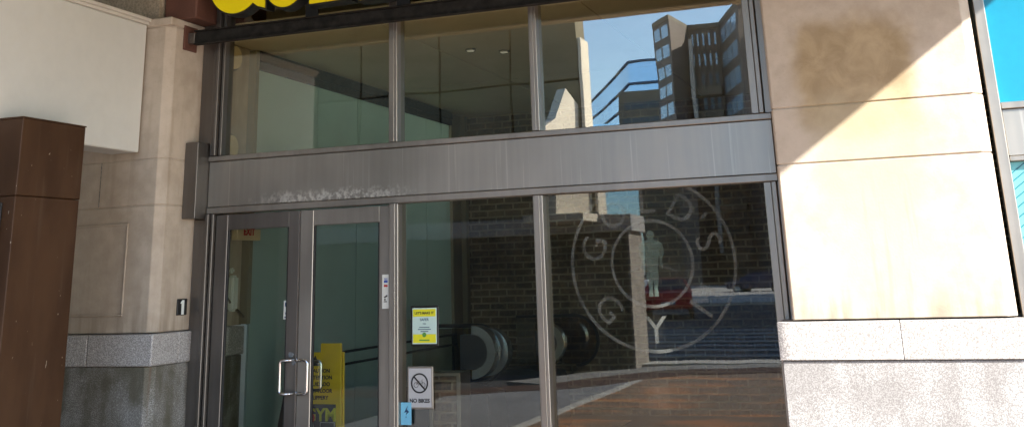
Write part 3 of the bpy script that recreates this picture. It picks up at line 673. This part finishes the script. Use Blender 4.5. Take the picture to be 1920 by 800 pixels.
for u, z in ((0, 2.59), (0, 4.12), (.32, 4.3), (.67, 4.9), (1, 4.62), (1, 2.59)):
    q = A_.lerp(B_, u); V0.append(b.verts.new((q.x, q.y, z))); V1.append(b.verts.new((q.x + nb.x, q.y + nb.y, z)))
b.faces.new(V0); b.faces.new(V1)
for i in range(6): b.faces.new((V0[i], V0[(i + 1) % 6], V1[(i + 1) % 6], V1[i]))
bmesh.ops.recalc_face_normals(b, faces=b.faces[:]); MB().merge(b).box(-6.5, -5.5, -11.75, -10.85, 2.45, 2.588, .01).build('sun_patch_wedge', 'cream', WG)

def facade(bld, p, q, z0, z1, floors, nwin, wall, gm, sill=.28, band=.62, depth=.35, first=0, margin=.06):
    """one upright face between plan points p and q: a wall panel plus a strip of windows on each floor"""
    p = Vector(p); q = Vector(q); d = q - p; L = d.length; d.normalize(); n = Vector((-d.y, d.x))
    if n.y < 0: n = -n
    fh = (z1 - z0) / floors
    for f in range(floors):
        if f < first: continue
        a, b = z0 + fh * (f + sill), z0 + fh * (f + sill + band)
        for k in range(nwin):
            u0 = L * (margin + (1 - 2 * margin) * k / nwin) + .2; u1 = L * (margin + (1 - 2 * margin) * (k + 1) / nwin) - .2
            P = [p + d * u for u in (u0, u1)]
            m = MB(); m.prism([(P[0].x + n.x * .02, P[0].y + n.y * .02), (P[1].x + n.x * .02, P[1].y + n.y * .02), (P[1].x - n.x * .2, P[1].y - n.y * .2), (P[0].x - n.x * .2, P[0].y - n.y * .2)], 'z', a, b)
            m.build('window', gm, bld)
SB = thing('road_shade_block', 'tall plain block added out of view to shade the roadway', 'building', (48, -55, 0))  # unseen block, added only for its shadow on the road
B(35, 41, -84, -36.8, -.1, 40).build('wall', 'bwall2', SB)
for f in range(10):
    for k in range(6): B(34.95, 35.02, -80 + k * 7, -75 + k * 7, 1.5 + f * 3.9, 3.6 + f * 3.9).build('window', 'bdark', SB)
OB = thing('office_block', 'brown precast office block with stacked window bays mirrored in the upper right pane', 'building', (-14, -104, 0))
pts = [(-23.6, -104), (-21.0, -100), (-20.2, -106), (-16.9, -106), (-13.6, -97), (-9.6, -100), (6, -100)]
MB().prism(pts + [(6, -130), (-23.6, -130)], 'z', -.1, 26.4).build('wall', 'bwall', OB)
facade(OB, pts[0], pts[1], 0, 26.4, 13, 2, 0, 'bpale', .2, .6, first=5)
facade(OB, pts[2], pts[3], 0, 22, 9, 4, 0, 'bdark', .25, .5, first=4)
facade(OB, pts[2], pts[3], 22, 26.4, 2, 5, 0, 'bpale', .15, .6)
facade(OB, pts[5], pts[6], 0, 26.4, 10, 6, 0, 'bpale', .2, .62, first=4)
facade(OB, pts[3], pts[4], 0, 26.4, 10, 3, 0, 'bpale', .2, .6, margin=.08, first=4)
facade(OB, pts[4], pts[5], 0, 26.4, 10, 2, 0, 'bpale', .2, .62, margin=.1, first=4)
m = MB()
for f in range(9): m.box(-20.1, -17.0, -105.95, -105.1, f * 2.4 - .1, f * 2.4 + .7)
m.build('balcony_band', 'bwall2', OB)
MB().box(-19.9, -19.5, -104.5, -104.1, 3, 25).build('downpipe', 'conc', OB)
MB().prism([(x, y + .15) for x, y in pts] + [(6, -130), (-23.6, -130)], 'z', 26.41, 26.9).build('parapet', 'bwall2', OB)
GB = thing('glass_tower', 'blue curtain walled office building beyond the brown block, mirrored in the transom glass', 'building', (-55, -210, 0))
cv = [(-67, -233), (-60.2, -219), (-53.2, -204), (-47, -190)]
MB().prism(cv + [(-38, -190), (-38, -240), (-67, -240)], 'z', -.1, 40).build('wall', 'bblue', GB)
m = MB()
for z in (24.5, 28.2, 32, 35.5, 39.7):
    for i in range(len(cv) - 1): m.tube([(cv[i][0], cv[i][1] + .1, z), (cv[i + 1][0], cv[i + 1][1] + .1, z)], .28, 6)
    m.tube([(-47, -189.9, z), (-38, -189.9, z)], .28, 6)
m.build('floor_line', 'mull', GB)
B(-58, -47.5, -196, -188, -.1, 28).build('podium', 'bblue', GB)
LBK = thing('low_office_block', 'grey brown low block with strip windows between the blue and brown offices', 'building', (-38, -170, 0))
B(-43, -34, -175, -165, -.1, 30).build('wall', 'bwall2', LBK)
for f in range(11): B(-42.5 + (f % 3) * .4, -36.5, -165.2, -164.97, 1.0 + f * 2.6, 2.2 + f * 2.6).build('window', 'bdark', LBK)

def car(name, label, paint, loc, rz):
    c = bpy.data.objects.new(name, None); COL.objects.link(c); tag(c, label, 'car', 'cars in the street behind')
    prof = [(-2.15, .35), (-2.2, .6), (-2.1, .85), (-1.2, .95), (-.55, 1.40), (.85, 1.42), (1.55, 1.0), (2.1, .92), (2.2, .6), (2.15, .35)]
    b = bmesh.new(); L = []
    for s in (-1, 1):
        L.append([b.verts.new((x, s * (.86 if z < 1.05 else .62), z)) for x, z in prof])
    for i in range(len(prof)): b.faces.new((L[0][i], L[0][(i + 1) % len(prof)], L[1][(i + 1) % len(prof)], L[1][i]))
    b.faces.new(L[0][::-1]); b.faces.new(L[1]); bmesh.ops.recalc_face_normals(b, faces=b.faces[:])
    bmesh.ops.bevel(b, geom=b.edges[:], offset=.05, segments=2, affect='EDGES')
    MB().merge(b).build('body', paint, c)
    for x, z0, z1, x2 in ((-1.12, 1.0, 1.36, -.60), (1.48, 1.04, 1.38, .92)):
        b = bmesh.new(); o = -.035 if x < 0 else .035
        vs = [b.verts.new(v) for v in ((x + o, -.72, z0), (x + o, .72, z0), (x2 + o, .56, z1), (x2 + o, -.56, z1))]; b.faces.new(vs)
        r = bmesh.ops.extrude_face_region(b, geom=b.faces[:]); bmesh.ops.translate(b, verts=[g for g in r['geom'] if isinstance(g, bmesh.types.BMVert)], vec=(-o, 0, -.04))
        bmesh.ops.recalc_face_normals(b, faces=b.faces[:]); MB().merge(b).build('windscreen', 'bdark', c)
    for s in (-1, 1):
        for x in (-1.35, 1.35):
            w = MB().cyl((x, s * .80, .33), .33, 'y', .2, 24).build('wheel', 'rubber', c); MB().cyl((x, s * .905, .33), .2, 'y', .02, 16).build('rim', 'steel', w)
        MB().box(-2.22, -2.12, s * .6 - .18, s * .6 + .18, .64, .78, .02).build('headlight', 'lampglass', c)
        MB().box(2.13, 2.22, s * .62 - .16, s * .62 + .16, .66, .80, .02).build('tail_light', 'red', c)
    MB().box(2.16, 2.235, -.26, .26, .5, .62).build('plate', 'signal', c)
    c.location = loc; c.rotation_euler = (0, 0, rz)
    return c
car('parked_car', 'red car stopped in the street, mirrored inside the round emblem', 'carred', (-9.4, -34.0, -.12), R(78))
car('parked_car', 'white and blue car far down the street, mirrored beside the emblem figure', 'carwhite', (-21.5, -75, -.12), R(20))
car('parked_car', 'dark blue car at the far kerb, mirrored near the right jamb', 'carblue', (-11.2, -70, -.12), R(10))

# ------------------------------------------------------------------ camera, light, world
yaw, pit, rol, f, py = .339998, .293610, .0333588, 2003.11, -91.18
cyw, syw = cos(yaw), sin(yaw)
w = Vector((-syw * cos(pit), cyw * cos(pit), sin(pit))); r = Vector((cyw, syw, 0)); d = w.cross(r)
c_, s_ = cos(rol), sin(rol)
r2 = r * c_ + d * s_; d2 = d * c_ - r * s_
cam = bpy.data.cameras.new('camera'); co = bpy.data.objects.new('camera', cam); COL.objects.link(co)
mw = Matrix(((r2.x, -d2.x, -w.x, 0), (r2.y, -d2.y, -w.y, -7.38), (r2.z, -d2.z, -w.z, 1.6), (0, 0, 0, 1)))
co.matrix_world = mw
cam.sensor_width = 36; cam.lens = 36 * f / 1920; cam.shift_x = 0; cam.shift_y = -(400 - py) / 1920
cam.clip_start = .05; cam.clip_end = 2000
S.camera = co
L = Vector((-2.0, 1, -1.42)).normalized()        # light travels left, inwards and down
el = math.asin(-L.z); to = -L
sun = bpy.data.lights.new('sun', 'SUN'); sun.energy = 5.0; sun.angle = R(.53); sun.color = (1, .95, .88)
so = bpy.data.objects.new('sun', sun); COL.objects.link(so); so.rotation_euler = L.to_track_quat('-Z', 'Y').to_euler()
W = bpy.data.worlds.new('World'); S.world = W; W.use_nodes = True
nt = W.node_tree; nt.nodes.clear()
o = nt.nodes.new('ShaderNodeOutputWorld'); bg = nt.nodes.new('ShaderNodeBackground'); sk = nt.nodes.new('ShaderNodeTexSky')
sk.sky_type = 'NISHITA'; sk.sun_disc = False; sk.sun_elevation = el
sk.sun_rotation = math.atan2(to.x, to.y)
sk.air_density = 1; sk.dust_density = .4; sk.ozone_density = 3
bg.inputs[1].default_value = .15
nt.links.new(sk.outputs[0], bg.inputs[0]); nt.links.new(bg.outputs[0], o.inputs[0])
S.view_settings.view_transform = 'Standard'; S.view_settings.look = 'None'; S.view_settings.gamma = 1
S.view_settings.exposure = 2.0
S.render.engine = 'CYCLES'
S.cycles.max_bounces = 9; S.cycles.diffuse_bounces = 5; S.cycles.glossy_bounces = 6; S.cycles.transparent_max_bounces = 24
S.cycles.sample_clamp_indirect = 6
